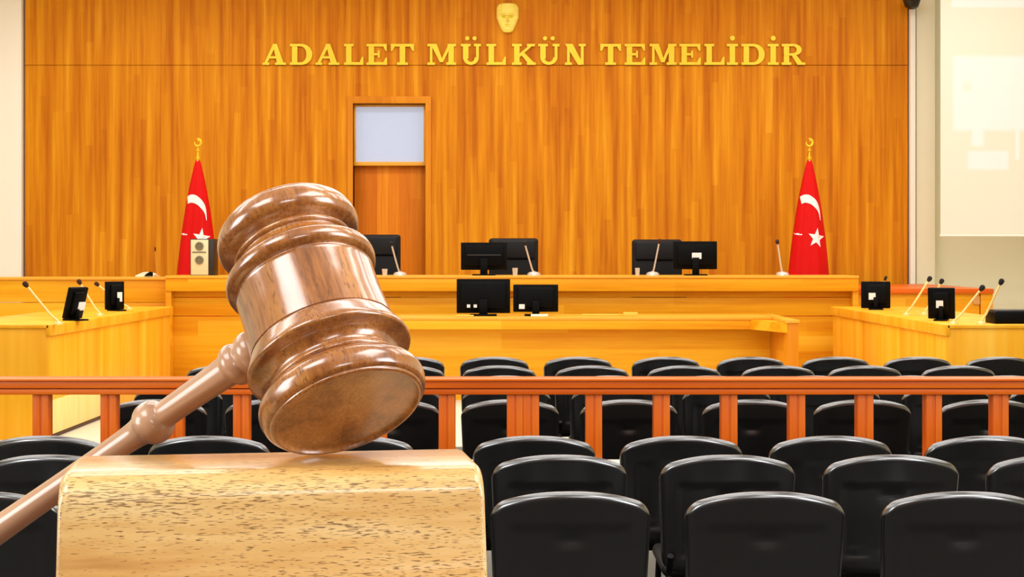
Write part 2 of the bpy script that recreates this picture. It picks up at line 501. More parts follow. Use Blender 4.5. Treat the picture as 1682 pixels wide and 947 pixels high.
# side desks of pale wood running towards the bench
DZ = 1.03
def side_desk(s, xi, label):
    o = empty('side_desk', (s * xi, 11.96, .16))
    tag(o, label, 'desk')
    def bb(name, mat, x0, x1, y0, y1, z0, z1, bev=.004):
        a, c = sorted((s * x0, s * x1))
        return B(name, mat, (a, c, y0, y1, z0, z1), o, bev)
    T = DZ - .16
    bb('desk_top', 'desk_wood', 0, .88, 0, 4.33, T - .03, T, .006)
    bb('desk_top', 'desk_wood', .88, 3.3, 0, .4, T - .03, T, .006)
    bb('edge_apron', 'desk_wood', -.012, .02, 0, 4.33, T - .085, T - .002)
    for y0, y1 in ((.042, 1.52), (1.53, 2.95), (2.96, 4.32)):
        bb('side_panel', 'desk_wood', .012, .04, y0, y1, .03, T - .03, .003)
    for x0, x1 in ((.0, 1.15), (1.155, 2.3), (2.305, 3.3)):
        bb('front_panel', 'desk_wood', x0, x1, .01, .04, .0, T - .03, .003)
    bb('end_panel', 'desk_wood', .04, .86, 4.27, 4.31, .0, T - .03)
    bb('skirting', 'skirt', .006, .03, .05, 4.32, .0, .03, .002)
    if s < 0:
        k = bb('painted_glow_panel', 'glow_tone', .007, .03, .045, 1.9, .03, .29, .002)  # thin sheet added: glow from the floor, put into its colour
        k['label'] = 'pale cream painted floor glow on the lower side'
    return o
side_desk(-1, 3.5, 'pale yellow wooden desk running back along the left side of the courtroom')
side_desk(1, 3.29, 'pale yellow wooden desk running back along the right side of the courtroom')

# ================================================================== RAILING
rail = empty('railing', (0, RY, .655))
tag(rail, 'reddish wooden spectator railing with square posts on a pale low wall', 'railing')
zt = 1.02
o655 = lambda z: z - .655
B('top_rail', 'rail_wood', [(-8.8, 8.8, -.075, .075, o655(zt) - .010, o655(zt)), (-8.8, 8.8, -.06, .06, o655(zt) - .042, o655(zt) - .010),
                            (-8.8, 8.8, -.052, .052, o655(zt) - .070, o655(zt) - .046)], rail, bev=.003)
bm = bmesh.new()
hp = o655(zt) - .07
box(bm, -.036, .036, -.030, .030, 0, hp, .003)
box(bm, .006, .034, -.036, -.029, .0, hp, .002)
box(bm, -.034, -.002, -.036, -.029, .0, hp, .002)
post0 = finish('post', bm, 'post_wood', rail)
pxs = [70, 181, 289, 398, 510, 622, 734.5, 846, 872, 975, 1086, 1196.5, 1307.5, 1419, 1531, 1640]
pxs = [-43, -155] + pxs + [1752, 1864]
for i, px in enumerate(pxs):
    p = post0 if i == 0 else post0.copy()
    if i: C.objects.link(p); p.parent = rail
    p.location = (wx(px, RY), 0, 0)
p = B('post_filler', 'post_wood', (wx(846, RY) + .03, wx(872, RY) - .03, -.025, .03, 0, hp), rail)

# ================================================================== CHAIRS
def back_shell():
    W, Hc, zb, T = 0.242, 0.86, 0.43, 0.046
    bm = bmesh.new()
    NS, NT = 44, 44
    def sv(i): return -math.cos(math.pi * i / NS)
    def tv(j): return 0.5 - 0.5 * math.cos(math.pi * j / NT)
    def surf(side):
        grid = []
        for j in range(NT + 1):
            row = []
            for i in range(NS + 1):
                s, t = sv(i), tv(j)
                x = s * W
                ax = abs(x)
                top = Hc - 0.048 * abs(s) ** 2.3
                bot = zb + 0.01 * s * s
                r = 0.045
                if ax > W - r:
                    q = r - math.sqrt(max(0, r * r - (ax - (W - r)) ** 2))
                    top -= q; bot += q
                z = bot + (top - bot) * t
                xw = x * (0.93 + 0.07 * (z - zb) / (Hc - zb)) if z < Hc else x
                e = min(W - ax, top - z, z - bot)
                R = 0.023
                pr = math.sqrt(max(0, 1 - (1 - min(1, e / R)) ** 2))
                y = side * T / 2 * pr
                if side < 0:       # rear face, towards the spectator behind
                    # recessed panel and finger dimple
                    if ax < .178 and zb + .06 < z < Hc - .105:
                        k = min(1, min(.178 - ax, z - zb - .06, Hc - .105 - z) / .008)
                        y += .005 * k
                    dq = (x / .055) ** 2 + ((z - (Hc - .145)) / .022) ** 2
                    if dq < 1: y += .007 * (1 - dq)
                    lq = abs(z - (zb + .075 + 0.6 * x * x))
                    if lq < .006 and ax < .18: y -= .005 * (1 - lq / .006)
                # shell curves round the sitter and leans back
                y += 0.55 * x * x - 0.10 * (z - zb) - .03 * ((z - zb) / (Hc - zb)) ** 2
                row.append(bm.verts.new((xw, y, z)))
            grid.append(row)
        for j in range(NT):
            for i in range(NS):
                bm.faces.new((grid[j][i], grid[j][i + 1], grid[j + 1][i + 1], grid[j + 1][i]))
    surf(-1); surf(1)
    bmesh.ops.remove_doubles(bm, verts=bm.verts, dist=0.0004)
    return bm

def make_chair():
    r = empty('spectator_chair', (0, 0, 0))
    finish('backrest', back_shell(), 'chair_black', r, 60)
    bm = bmesh.new()
    box(bm, -.225, .225, .01, .43, .415, .465, .022, 4)
    finish('seat', bm, 'chair_seat', r)
    for sx in (-1, 1):
        bm = bmesh.new()
        tube(bm, [(sx * .20, .40, .42), (sx * .215, .44, .0)], .012)
        finish('leg', bm, 'steel_black', r)
        bm = bmesh.new()
        tube(bm, [(sx * .20, -.03, .50), (sx * .20, .03, .42), (sx * .215, -.05, .0)], .012)
        finish('leg', bm, 'steel_black', r)
    bm = bmesh.new()
    tube(bm, [(-.205, .06, .405), (.205, .06, .405)], .011)
    tube(bm, [(-.205, .37, .405), (.205, .37, .405)], .011)
    box(bm, -.19, -.17, .055, .375, .398, .412); box(bm, .17, .19, .055, .375, .398, .412)
    finish('seat_frame', bm, 'steel_black', r)
    return r
proto = make_chair()
def dup(root):
    r = root.copy(); C.objects.link(r)
    for ch in list(root.children):
        c = ch.copy(); C.objects.link(c); c.parent = r
    return r
rows = [
    ('nearest row', 4.64, [-37, 288, 613, 938, 1261, 1587]),
    ('second row from the camera', 5.50, [-176, 80, 372, 646, 920, 1198, 1469, 1740]),
    ('third row, just before the railing', 6.08, [72, 340, 580, 878, 1121, 1368, 1626]),
    ('first row behind the railing', 7.62, [256, 447, 641, 838, 1034, 1236, 1420, 1626]),
    ('second row behind the railing', 8.42, [290, 468, 650, 832, 1012, 1195, 1376, 1558, 1735]),
    ('third row behind the railing', 9.14, [331, 495, 663, 830, 1003, 1168, 1335, 1497, 1655]),
    ('fourth row behind the railing', 9.98, [365, 518, 669, 820, 973, 1125, 1280, 1423, 1577]),
    ('row farthest from the camera', 10.85, [398, 534, 673, 812, 950, 1095, 1235, 1375, 1510, 1645]),
]
ords = ['leftmost', 'second from left', 'third from left', 'fourth from left', 'fifth from left', 'sixth from left',
        'seventh from left', 'eighth from left', 'ninth from left', 'tenth from left']
first = True
for rname, d, xs in rows:
    for i, px in enumerate(xs):
        c = proto if first else dup(proto)
        first = False
        c.location = (wx(px, d), d + .075, 0)
        o_ = 'rightmost' if i == len(xs) - 1 else ords[i]
        tag(c, 'black chair with arched back, %s in the %s' % (o_, rname), 'chair', 'black spectator chairs')

# ================================================================== GOLD LETTERS
LY = YW - 0.03
SX = YW / F * 1.0
def arc(cx, cz, rx, rz, a0, a1, n=10):
    return [(cx + rx * math.cos(math.radians(a0 + (a1 - a0) * k / n)), cz + rz * math.sin(math.radians(a0 + (a1 - a0) * k / n))) for k in range(n + 1)]
def band(cx, cz, rx, rz, tx, tz, a0, a1, n=12):
    return arc(cx, cz, rx, rz, a0, a1, n) + arc(cx, cz, rx - tx, rz - tz, a1, a0, n)
S, SE, T_ = 0.26, 0.10, 0.10    # stem width, serif overhang, thin stroke (units of cap height)
def rc(x0, x1, z0, z1): return [(x0, z0), (x1, z0), (x1, z1), (x0, z1)]
def stem(x, w=S):   # slab serif stem whose left edge is x
    return [rc(x, x + w, 0, 1), rc(x - SE, x + w + SE, 0, .12), rc(x - SE, x + w + SE, .88, 1)]
def glyph(ch, w):
    g = []
    if ch == 'A':
        g += [[(0.02, 0), (.16, 0), (w / 2 + .02, .82), (w / 2 - .06, 1)], [(w - .38, 0), (w - .06, 0), (w / 2 + .12, 1), (w / 2 - .08, 1)]]
        g += [rc(-.02, .30, 0, .11), rc(w - .50, w + .02, 0, .11), rc(w * .26, w * .66, .30, .41)]
    elif ch == 'D':
        g += stem(SE)
        g += [band(w - .52, .5, .52, .5, .28, .13, -90, 90, 14), rc(SE, w - .5, 0, .12), rc(SE, w - .5, .88, 1)]
    elif ch == 'L':
        g += stem(SE) + [rc(SE, w, 0, .13), [(w - .2, .1), (w, .1), (w, .38), (w - .07, .38)]]
    elif ch == 'E':
        g += stem(SE) + [rc(SE, w, 0, .13), rc(SE, w - .02, .87, 1), rc(SE, w * .62, .45, .56), rc(w * .55, w * .64, .34, .67)]
        g += [[(w - .2, .1), (w, .1), (w, .34), (w - .07, .34)], [(w - .2, .9), (w - .08, .66), (w - .02, .66), (w - .02, .9)]]
    elif ch == 'T':
        g += [rc(w / 2 - S / 2, w / 2 + S / 2, 0, 1), rc(w / 2 - S / 2 - .13, w / 2 + S / 2 + .13, 0, .12), rc(0, w, .87, 1)]
        g += [[(0, .9), (0, .66), (.07, .66), (.2, .9)], [(w, .9), (w, .66), (w - .07, .66), (w - .2, .9)]]
    elif ch == 'M':
        g += [rc(SE + .02, SE + .14, 0, 1), rc(-.0, SE * 2 + .16, 0, .12), rc(w - SE - S, w - SE, 0, 1), rc(w - S - 2 * SE, w, 0, .12)]
        g += [rc(0, SE + .3, .88, 1), rc(w - SE - .3, w, .88, 1)]
        g += [[(SE + .04, 1), (SE + .34, 1), (w / 2 + .08, .12), (w / 2 - .08, .12)], [(w / 2 - .08, .12), (w / 2 + .06, .12), (w - SE - .08, 1), (w - SE - .24, 1)]]
    elif ch == 'N':
        g += [rc(SE, SE + .13, 0, 1), rc(0, SE * 2 + .13, 0, .12), rc(w - SE - .13, w - SE, 0, 1), rc(w - 2 * SE - .13, w, .88, 1)]
        g += [[(0, 1), (.36, 1), (w - SE, 0), (w - SE - .26, 0)]]
    elif ch == 'U':
        g += [rc(SE, SE + S, .3, 1), rc(0, SE * 2 + S, .88, 1), rc(w - SE - .13, w - SE, .3, 1), rc(w - 2 * SE - .13, w, .88, 1)]
        g += [band(w / 2, .36, w / 2 - SE, .36, .2, .14, 180, 360, 14)]
        for cx in (w * .32, w * .68): g.append(arc(cx, 1.26, .10, .10, 0, 360, 12)[:-1])
    elif ch == 'K':
        g += stem(SE) + [[(SE + S, .36), (SE + S, .54), (w - .28, .95), (w - .12, .95)], [(SE + S, .56), (SE + S + .16, .64), (w - .02, .05), (w - .34, .05)]]
        g += [rc(w - .42, w, 0, .12), rc(w - .42, w - .04, .88, 1)]
    elif ch == 'I':
        x = w / 2 - S / 2
        g += [rc(x, x + S, 0, 1), rc(0, w, 0, .12), rc(0, w, .88, 1), arc(w / 2, 1.27, .12, .12, 0, 360, 12)[:-1]]
    elif ch == 'R':
        g += stem(SE) + [band(w - .54, .72, .42, .28, .24, .11, -90, 90, 12), rc(SE, w - .52, .88, 1), rc(SE, w - .52, .44, .55)]
        g += [[(w * .42, .48), (w * .62, .5), (w - .02, .0), (w - .32, .0)], rc(w - .3, w + .05, 0, .11)]
    return g
spec = [('A', 432, 469, 'ADALET', 'first'), ('D', 476, 513, 'ADALET', ''), ('A', 519, 557, 'ADALET', 'second'), ('L', 565, 597, 'ADALET', ''),
        ('E', 602, 636, 'ADALET', ''), ('T', 642, 680, 'ADALET', ''),
        ('M', 702, 749, 'MÜLKÜN', ''), ('U', 757, 790, 'MÜLKÜN', 'first'), ('L', 799, 831, 'MÜLKÜN', ''), ('K', 841, 880, 'MÜLKÜN', ''),
        ('U', 884, 919, 'MÜLKÜN', 'second'), ('N', 928, 962, 'MÜLKÜN', ''),
        ('T', 986, 1020, 'TEMELİDİR', ''), ('E', 1026, 1060, 'TEMELİDİR', 'first'), ('M', 1067, 1111, 'TEMELİDİR', ''), ('E', 1116, 1151, 'TEMELİDİR', 'second'),
        ('L', 1157, 1190, 'TEMELİDİR', ''), ('I', 1194, 1212, 'TEMELİDİR', 'first'), ('D', 1218, 1256, 'TEMELİDİR', ''),
        ('I', 1261, 1279, 'TEMELİDİR', 'second'), ('R', 1284, 1321, 'TEMELİDİR', '')]
show = {'U': 'Ü', 'I': 'İ'}
ztop, zbot = wz(72, LY), wz(106.5, LY)
ch_ = ztop - zbot
for ch, x0, x1, word, which in spec:
    w = (wx(x1, LY) - wx(x0, LY)) / ch_
    bm = bmesh.new()
    for k, poly in enumerate(glyph(ch, w)):
        prism(bm, [(x * ch_, z * ch_) for x, z in poly], -.0012 * k, .028, 0)
    o = finish('gold_letter', bm, 'brass', None, 0)
    o.location = (wx(x0, LY), LY, zbot)
    c = show.get(ch, ch)
    tag(o, ('%s gold letter %s of the word %s on the wooden wall' % (which, c, word)).strip(), 'letter', 'gold letters on the wall')

# ================================================================== GOLD FACE MASK
bm = bmesh.new()
NU, NV = 48, 64
mw, mh = wx(852, YW) - wx(815.5, YW), wz(7, YW) - wz(54, YW)
grid = []
def gs(x, c, s): return math.exp(-((x - c) / s) ** 2)
for j in range(NV + 1):
    t = j / NV                      # 0 chin .. 1 crown
    # half width: narrow chin, wide temples, squarish crown
    hwid = 0.5 * (0.40 + 0.60 * min(1, t / .52) ** .8) * (math.sqrt(max(0, 1 - max(0, (t - .78) / .225) ** 2)) * .45 + .55)
    if t < .06: hwid *= .72 + .28 * math.sqrt(t / .06)
    row = []
    for i in range(NU + 1):
        s = -1 + 2 * i / NU
        u = s * hwid
        y = .16 * math.sqrt(max(0, 1 - abs(s) ** 2.6)) * (.65 + .35 * math.sin(math.pi * min(1, t * .9 + .1)))
        y += .13 * gs(u, 0, .055) * gs(t, .40, .07) + .06 * gs(u, 0, .04) * gs(t, .50, .06)      # nose
        y += .05 * gs(t, .60, .035) * (gs(u, -.17, .12) + gs(u, .17, .12))                       # brows
        y -= .09 * gs(t, .53, .035) * (gs(u, -.16, .08) + gs(u, .16, .08))                      # eye sockets
        y += .022 * gs(t, .505, .015) * (gs(u, -.16, .05) + gs(u, .16, .05))                     # lids
        y -= .045 * gs(t, .25, .016) * gs(u, 0, .12)                                             # mouth line
        y += .018 * gs(t, .285, .02) * gs(u, 0, .11) + .04 * gs(t, .21, .02) * gs(u, 0, .09)    # lips
        y += .03 * gs(t, .09, .06) * gs(u, 0, .11)                                               # chin
        y -= .02 * gs(t, .35, .06) * (gs(u, -.2, .05) + gs(u, .2, .05))                          # cheek hollow
        y += .11 * (1 / (1 + math.exp(-(t - .575) / .010))) * (1 - t * .3) * gs(u, 0, .42)        # brow shelf and forehead
        y -= .07 * gs(t, .54, .03) * (gs(u, -.17, .09) + gs(u, .17, .09))
        if t > .74 and abs(u) > .29 - .1 * (t - .74): y += .045                                   # hair locks at the temples
        row.append(bm.verts.new((u * mw, -y * mw, t * mh)))
    grid.append(row)
for j in range(NV):
    for i in range(NU):
        bm.faces.new((grid[j][i], grid[j][i + 1], grid[j + 1][i + 1], grid[j + 1][i]))
# close the back
ring = [grid[0][i] for i in range(NU + 1)] + [grid[j][NU] for j in range(1, NV + 1)] + [grid[NV][i] for i in range(NU - 1, -1, -1)] + [grid[j][0] for j in range(NV - 1, 0, -1)]
rb = [bm.verts.new((v.co.x, .03, v.co.z)) for v in ring]
for k in range(len(ring)):
    k2 = (k + 1) % len(ring)
    bm.faces.new((ring[k], rb[k], rb[k2], ring[k2]))
bm.faces.new(rb)
mk = finish('face_mask', bm, 'gold', None, 50)
mk.location = (wx(833.7, YW), YW - .03, wz(54, YW))
tag(mk, 'golden sculpted face mask mounted on the wooden wall above the letters', 'sculpture')

# ================================================================== FLAGS
def flag(px, label):
    d = 18.9
    x = wx(px, d)
    r = empty('flag', (x, d, .5))
    tag(r, label, 'flag')
    bm = bmesh.new()
    tube(bm, [(0, 0, .03), (0, 0, wz(262, d) - .5)], .014)
    finish('pole', bm, 'brass', r)
    bm = bmesh.new()
    lathe(bm, [(0, .17), (.015, .17), (.03, .15), (.035, .03), (.08, .022), (.08, 0)], 28)
    finish('base', bm, 'brass', r)
    # finial: stem with small ball and a crescent with star
    bm = bmesh.new()
    zf = wz(266, d) - .5
    lathe(bm, [(zf - .01, .02), (zf + .03, .018), (zf + .04, .028), (zf + .055, .028), (zf + .065, .012), (zf + .12, .009), (zf + .135, .022), (zf + .15, .022), (zf + .16, .006), (zf + .19, .005)], 16)
    cc = zf + .235
    pts, rad = [], []
    for k in range(21):
        a = math.radians(-250 + 300 * k / 20 + 60)
        pts.append((.038 * math.cos(a), 0, cc + .045 * math.sin(a)))
        rad.append(.004 + .011 * math.sin(math.pi * k / 20))
    tube(bm, pts, rad, 8)
    st = []
    for k in range(10):
        a = math.radians(90 + 36 * k); q = .022 if k % 2 == 0 else .009
        st.append((q * math.cos(a) + .012, cc + .028 + q * math.sin(a)))
    prism(bm, st, -.006, .006)
    finish('finial', bm, 'brass', r)
    # cloth: gathered at the top, widening to the foot, soft folds
    ztp, zb_ = wz(263, d) - .5, .12
    zv = wz(450, d) - .5
    def half(z):
        q = max(0, (ztp - z) / (ztp - zv))
        return .026 + .215 * min(q, 1.25) ** .86 + .018 * math.sin(min(q, 1) * math.pi)
    def depth(a, z):
        q = max(0, min(1, (ztp - z) / (ztp - zv)))
        return 1 + (.10 * math.sin(5 * a + 1.0) + .05 * math.sin(11 * a + 2 * q)) * min(1, q * 2 + .2) * .8
    NA, NZ = 72, 40
    bm = bmesh.new()
    rings = []
    shift = lambda z: -.012 * max(0, (ztp - z) / (ztp - zv))
    for j in range(NZ + 1):
        z = ztp - (ztp - zb_) * (j / NZ) ** 1.1
        rr = []
        for i in range(NA):
            a = 2 * math.pi * i / NA
            h = half(z); dd = depth(a, z)
            rr.append(bm.verts.new((shift(z) + h * math.cos(a) * (1 + .25 * (dd - 1)), h * .62 * math.sin(a) * dd, z)))
        rings.append(rr)
    for j in range(NZ):
        for i in range(NA):
            bm.faces.new((rings[j][i], rings[j][(i + 1) % NA], rings[j + 1][(i + 1) % NA], rings[j + 1][i]))
    bm.faces.new(rings[0])
    cl = finish('cloth', bm, 'flag_red', r, 180)
    def ysurf(x_, z):
        h = half(z)
        c = max(-.97, min(.97, (x_ - shift(z)) / h))
        a = -math.acos(c)
        for _ in range(5):
            cc_ = (x_ - shift(z)) / (h * (1 + .25 * (depth(a, z) - 1)))
            a = -math.acos(max(-.985, min(.985, cc_)))
        return h * .62 * math.sin(a) * depth(a, z) - .006
    def Q(u, v):      # pixel offsets in the photograph of the right flag -> local x,z
        return ((u - 1329.5) / F * d, wz(v, d) - .5)
    def patch(name, outline_pairs):
        bm = bmesh.new()
        cols = []
        for (p, q) in outline_pairs:
            col = []
            for k in range(7):
                f = k / 6
                xx = p[0] + (q[0] - p[0]) * f; zz = p[1] + (q[1] - p[1]) * f
                col.append((xx, zz))
            cols.append(col)
        V = [[bm.verts.new((x_, ysurf(x_, z), z)) for x_, z in col] for col in cols]
        for a, b in zip(V, V[1:]):
            for k in range(6):
                bm.faces.new((a[k], a[k + 1], b[k + 1], b[k]))
        return finish(name, bm, 'flag_white', r, 180)
    outer = [(1313, 323), (1319, 320), (1326, 320), (1333, 324), (1339, 330), (1343, 338), (1345, 348), (1346, 362)]
    inner = [(1315, 335), (1320, 333), (1326, 334), (1332, 337), (1337, 342), (1341, 347), (1343.5, 353), (1345.2, 362)]
    def dense(pts, k=4):
        return smoothprof(pts, k)
    patch('crescent', [(Q(*a), Q(*b)) for a, b in zip(dense(outer), dense(inner))])
    bm = bmesh.new()
    c = Q(1338, 391)
    vc = bm.verts.new((c[0], ysurf(*c), c[1]))
    rr = []
    for k in range(10):
        a = math.radians(90 + 36 * k - 8); q = .112 if k % 2 == 0 else .046
        x_, z = c[0] + q * math.cos(a) * .92, c[1] + q * math.sin(a) * 1.1
        rr.append((x_, z))
    ringv = []
    for k in range(10):
        a, b = rr[k], rr[(k + 1) % 10]
        for f in (0, .5):
            x_, z = a[0] + (b[0] - a[0]) * f, a[1] + (b[1] - a[1]) * f
            mid = (c[0] + (x_ - c[0]) * .5, c[1] + (z - c[1]) * .5)
            ringv.append((bm.verts.new((mid[0], ysurf(*mid), mid[1])), bm.verts.new((x_, ysurf(x_, z), z))))
    n = len(ringv)
    for k in range(n):
        a, b = ringv[k], ringv[(k + 1) % n]
        bm.faces.new((vc, a[0], b[0])); bm.faces.new((a[0], a[1], b[1], b[0]))
    finish('star', bm, 'flag_white', r, 180)
    patch('star_tip', [(Q(1303, 382), Q(1304, 384.5)), (Q(1309, 383), Q(1309, 386)), (Q(1315, 384.5), Q(1315, 386))])
    return r
flag(325, 'red flag with white crescent and star on a stand left of the judges bench')
flag(1329.5, 'red flag with white crescent and star on a stand right of the judges bench')

# ================================================================== JUDGES' CHAIRS
def judge_chair(px0, px1, py, label):
    d = 17.95
    x = (wx(px0, d) + wx(px1, d)) / 2
    w = (wx(px1, d) - wx(px0, d)) / 2
    top = wz(py, d) - .5
    r = empty('judge_chair', (x, d, .5))
    tag(r, label, 'chair', 'black leather chairs behind the judges bench')
    bm = bmesh.new()
    box(bm, -w, w, -.05, .05, .5, top, .035, 4)
    finish('backrest', bm, 'leather', r)
    bm = bmesh.new()
    box(bm, -w + .03, w - .03, -.085, -.03, top - .24, top - .02, .025, 4)
    finish('headrest_pad', bm, 'leather', r)
    bm = bmesh.new()
    box(bm, -w, w, -.5, .02, .40, .52, .04, 4)
    finish('seat', bm, 'leather', r)
    for s in (-1, 1):
        bm = bmesh.new()
        box(bm, s * (w + .02) - .03, s * (w + .02) + .03, -.42, -.02, .66, .70, .012)
        tube(bm, [(s * (w + .02), -.36, .67), (s * (w - .03), -.3, .46)], .014)
        tube(bm, [(s * (w + .02), -.08, .67), (s * (w - .03), -.12, .46)], .014)
        finish('armrest', bm, 'steel_black', r)
    bm = bmesh.new()
    tube(bm, [(0, -.24, .06), (0, -.24, .42)], .03)
    for k in range(5):
        a = 2 * math.pi * k / 5
        tube(bm, [(0, -.24, .08), (.28 * math.cos(a), -.24 + .28 * math.sin(a), .02)], .018)
    finish('swivel_base', bm, 'steel_black', r)
judge_chair(590, 658, 385, 'high black leather chair behind the bench in front of the door')
judge_chair(803, 884, 391, 'high black leather chair behind the bench, in the middle, beside a monitor')
judge_chair(1038, 1120, 393, 'high black leather chair behind the bench, nearest the right flag')

# ================================================================== MONITORS
def monitor(px0, px1, py0, py1, d, zbase, label, rz=0.0, tilt=0.0, sticker=None, ridge=False, ports=False, foot=True, squeeze=1.0):
    x = wx((px0 + px1) / 2, d)
    w = (wx(px1, d) - wx(px0, d)) / 2 / squeeze
    z0, z1 = wz(py1, d), wz(py0, d)
    r = empty('monitor', (x, d, zbase), rz)
    tag(r, label, 'monitor', 'black monitors on the courtroom desks')
    lz0, lz1 = max(z0 - zbase, .012), z1 - zbase
    h = lz1 - lz0
    bm = bmesh.new()
    box(bm, -w, w, 0, .035, lz0, lz1, .008, 2)
    box(bm, -w + .04, w - .04, -.03, .005, lz0 + .04, lz1 - .03, .014, 2)
    if tilt: bmesh.ops.rotate(bm, cent=(0, 0, lz0), matrix=Matrix.Rotation(tilt, 3, 'X'), verts=bm.verts)
    finish('screen_housing', bm, 'mon_black', r)
    def tilted(bm):
        if tilt: bmesh.ops.rotate(bm, cent=(0, 0, lz0), matrix=Matrix.Rotation(tilt, 3, 'X'), verts=bm.verts)
    bm = bmesh.new()
    box(bm, -w * .16, w * .16, -.06, -.025, 0.01, lz0 + h * .42, .006)
    finish('stand_neck', bm, 'mon_black', r)
    if foot:
        bm = bmesh.new()
        box(bm, -w * .5, w * .5, -.13, .08, 0, .014, .005)
        finish('stand_foot', bm, 'mon_black', r)
    if sticker:
        sx, sz, sw, sh = sticker
        bm = bmesh.new()
        box(bm, sx * w - sw / 2, sx * w + sw / 2, -.0335, -.029, lz0 + sz * h - sh / 2, lz0 + sz * h + sh / 2)
        tilted(bm)
        finish('sticker', bm, 'sticker', r)
    if ridge:
        bm = bmesh.new()
        box(bm, -w * .72, w * .72, -.045, -.028, lz0 + h * .52, lz0 + h * .56, .003)
        finish('housing_ridge', bm, 'mon_grey', r)
    if ports:
        bm = bmesh.new()
        for sx in ports:
            box(bm, sx * w - .016, sx * w + .016, -.034, -.029, lz0 + .055, lz0 + .085)
        finish('port_plate', bm, 'sticker', r)
    return r
bench_z = bz
jd = 16.72
monitor(757, 833, 398, 443, jd, bench_z, 'wide black monitor seen from behind on the judges bench beside the middle chair', ridge=True)
monitor(1106, 1178, 396, 442, jd, bench_z, 'black monitor with white sticker on the judges bench right of a chair', sticker=(.05, .48, .10, .065))
monitor(750, 838, 458, 514, 15.35, cz + .002, 'larger black monitor on the clerk desk, left of the pair', ports=(-.55, -.3))
monitor(843, 917, 467, 512, 15.35, cz + .002, 'smaller black monitor on the clerk desk, right of the pair', sticker=(-.62, .2, .055, .045), ridge=False)
monitor(1415, 1462, 462, 507, 15.35, DZ, 'black monitor with white sticker at the far end of the right desk', rz=-.2, sticker=(-.25, .45, .065, .065))
monitor(1525, 1568, 472, 527, 12.75, DZ, 'tilted black monitor with white sticker at the near end of the right desk', rz=-.35, tilt=.16, sticker=(-.1, .5, .055, .06))
monitor(109, 132, 470, 527, 12.75, DZ, 'narrow turned black monitor at the near end of the left desk', rz=1.0, tilt=.3, sticker=(.3, .45, .07, .07), squeeze=.60)
monitor(177, 202, 462, 508, 15.0, DZ, 'upright black monitor at the far end of the left desk', rz=.75, sticker=(.3, .45, .05, .09), squeeze=.75)

# ================================================================== MICROPHONES
def mic(bp, tp, d, zb, label, rod='mic_rod', head='mic_head_dark', rad=.009, base=True, lean=-.05):
    b = Vector((wx(bp[0], d), d, zb))
    t = P(tp[0], tp[1], d + lean)
    r = empty('microphone', b)
    tag(r, label, 'microphone', 'gooseneck microphones')
    v = t - b
    mid = v * .5 + Vector((v.x * .02, 0, .004))
    bm = bmesh.new()
    tube(bm, [(0, 0, .02), v * .25, mid, v * .75, v * .94], rad, 8)
    finish('gooseneck', bm, rod, r)
    bm = bmesh.new()
    lathe(bm, [(-.02, 0), (-.018, rad * 1.2), (.0, rad * 2.2), (.02, rad * 2.3), (.03, rad * 1.4), (.034, 0)], 12,
          Matrix.Translation(v) @ v.to_track_quat('Z', 'Y').to_matrix().to_4x4())
    finish('mic_capsule', bm, head, r)
    bm = bmesh.new()
    if base: lathe(bm, [(0, .07), (.02, .068), (.035, .05), (.042, .02), (.05, 0)], 20)
    else: lathe(bm, [(0, .035), (.012, .033), (.02, .015), (.024, 0)], 16)
    finish('mic_base', bm, rod, r)
GB = 16.6
mic((657, 445), (643, 401), GB, bz, 'silver gooseneck microphone on the bench before the chair by the door', 'mic_silver')
mic((877, 447), (862, 400), GB, bz, 'silver gooseneck microphone on the bench before the middle chair', 'mic_silver')
mic((1072, 447), (1083, 397), GB, bz, 'silver gooseneck microphone on the bench before the right chair', 'mic_silver', 'mic_head')
mic((1285, 447), (1277, 398), GB, bz, 'gooseneck microphone standing on the bench beside the right flag', 'mic_silver', 'mic_head')
mic((96, 533), (43, 468), 12.05, DZ, 'leaning cream microphone nearest the camera on the left desk', head='mic_head', base=False)
mic((164, 518), (131, 464), 13.8, DZ, 'leaning cream microphone on the left desk between its two monitors', head='mic_head', base=False)
mic((212, 508), (160, 467), 15.4, DZ, 'leaning cream microphone behind the farther monitor on the left desk', head='mic_head', base=False)
mic((1489, 518), (1526, 459), 13.9, DZ, 'leaning cream microphone on the right desk left of the tilted monitor', base=False)
mic((1518, 516), (1546, 463), 14.0, DZ, 'cream microphone rising behind the tilted monitor on the right desk', base=False)
mic((1566, 532), (1612, 474), 12.1, DZ, 'long leaning cream microphone right of the tilted monitor', base=False)
mic((1612, 532), (1644, 464), 12.1, DZ, 'rightmost leaning cream microphone beside the low black box', base=False)
mic((1432, 500), (1454, 458), 15.6, DZ, 'microphone whose dark head peeks above the far right monitor', base=False, rad=.006)

# ================================================================== SMALL THINGS ON THE DESKS
# device with cream front and two round dials on the bench at the left flag
d = 16.75
x0, x1 = wx(314, d), wx(344, d)
hz = wz(392, d) - bz
r = empty('loudspeaker_box', ((x0 + x1) / 2, d, bz))
tag(r, 'upright box with cream front and grey dials standing before the left flag', 'speaker')
w = (x1 - x0) / 2
B('cabinet', 'box_black', (-w - .01, w + .045, .0, .25, 0, hz), r)
B('front_plate', 'box_cream', (-w, w - .01, -.02, .0, .005, hz - .01), r)
for zc in (hz * .80, hz * .42):
    bm = bmesh.new()
    lathe(bm, [(0, .045), (.012, .045), (.014, .03), (.006, .026), (.006, .012), (.012, .010), (.012, 0)], 20,
          Matrix.Translation((-.005, -.02, zc)) @ Matrix.Rotation(math.pi / 2, 4, 'X'))
    finish('dial', bm, 'box_grey', r)
B('badge', 'box_grey', (-w + .015, w - .03, -.026, -.02, hz * .62, hz * .65), r, bev=.001)
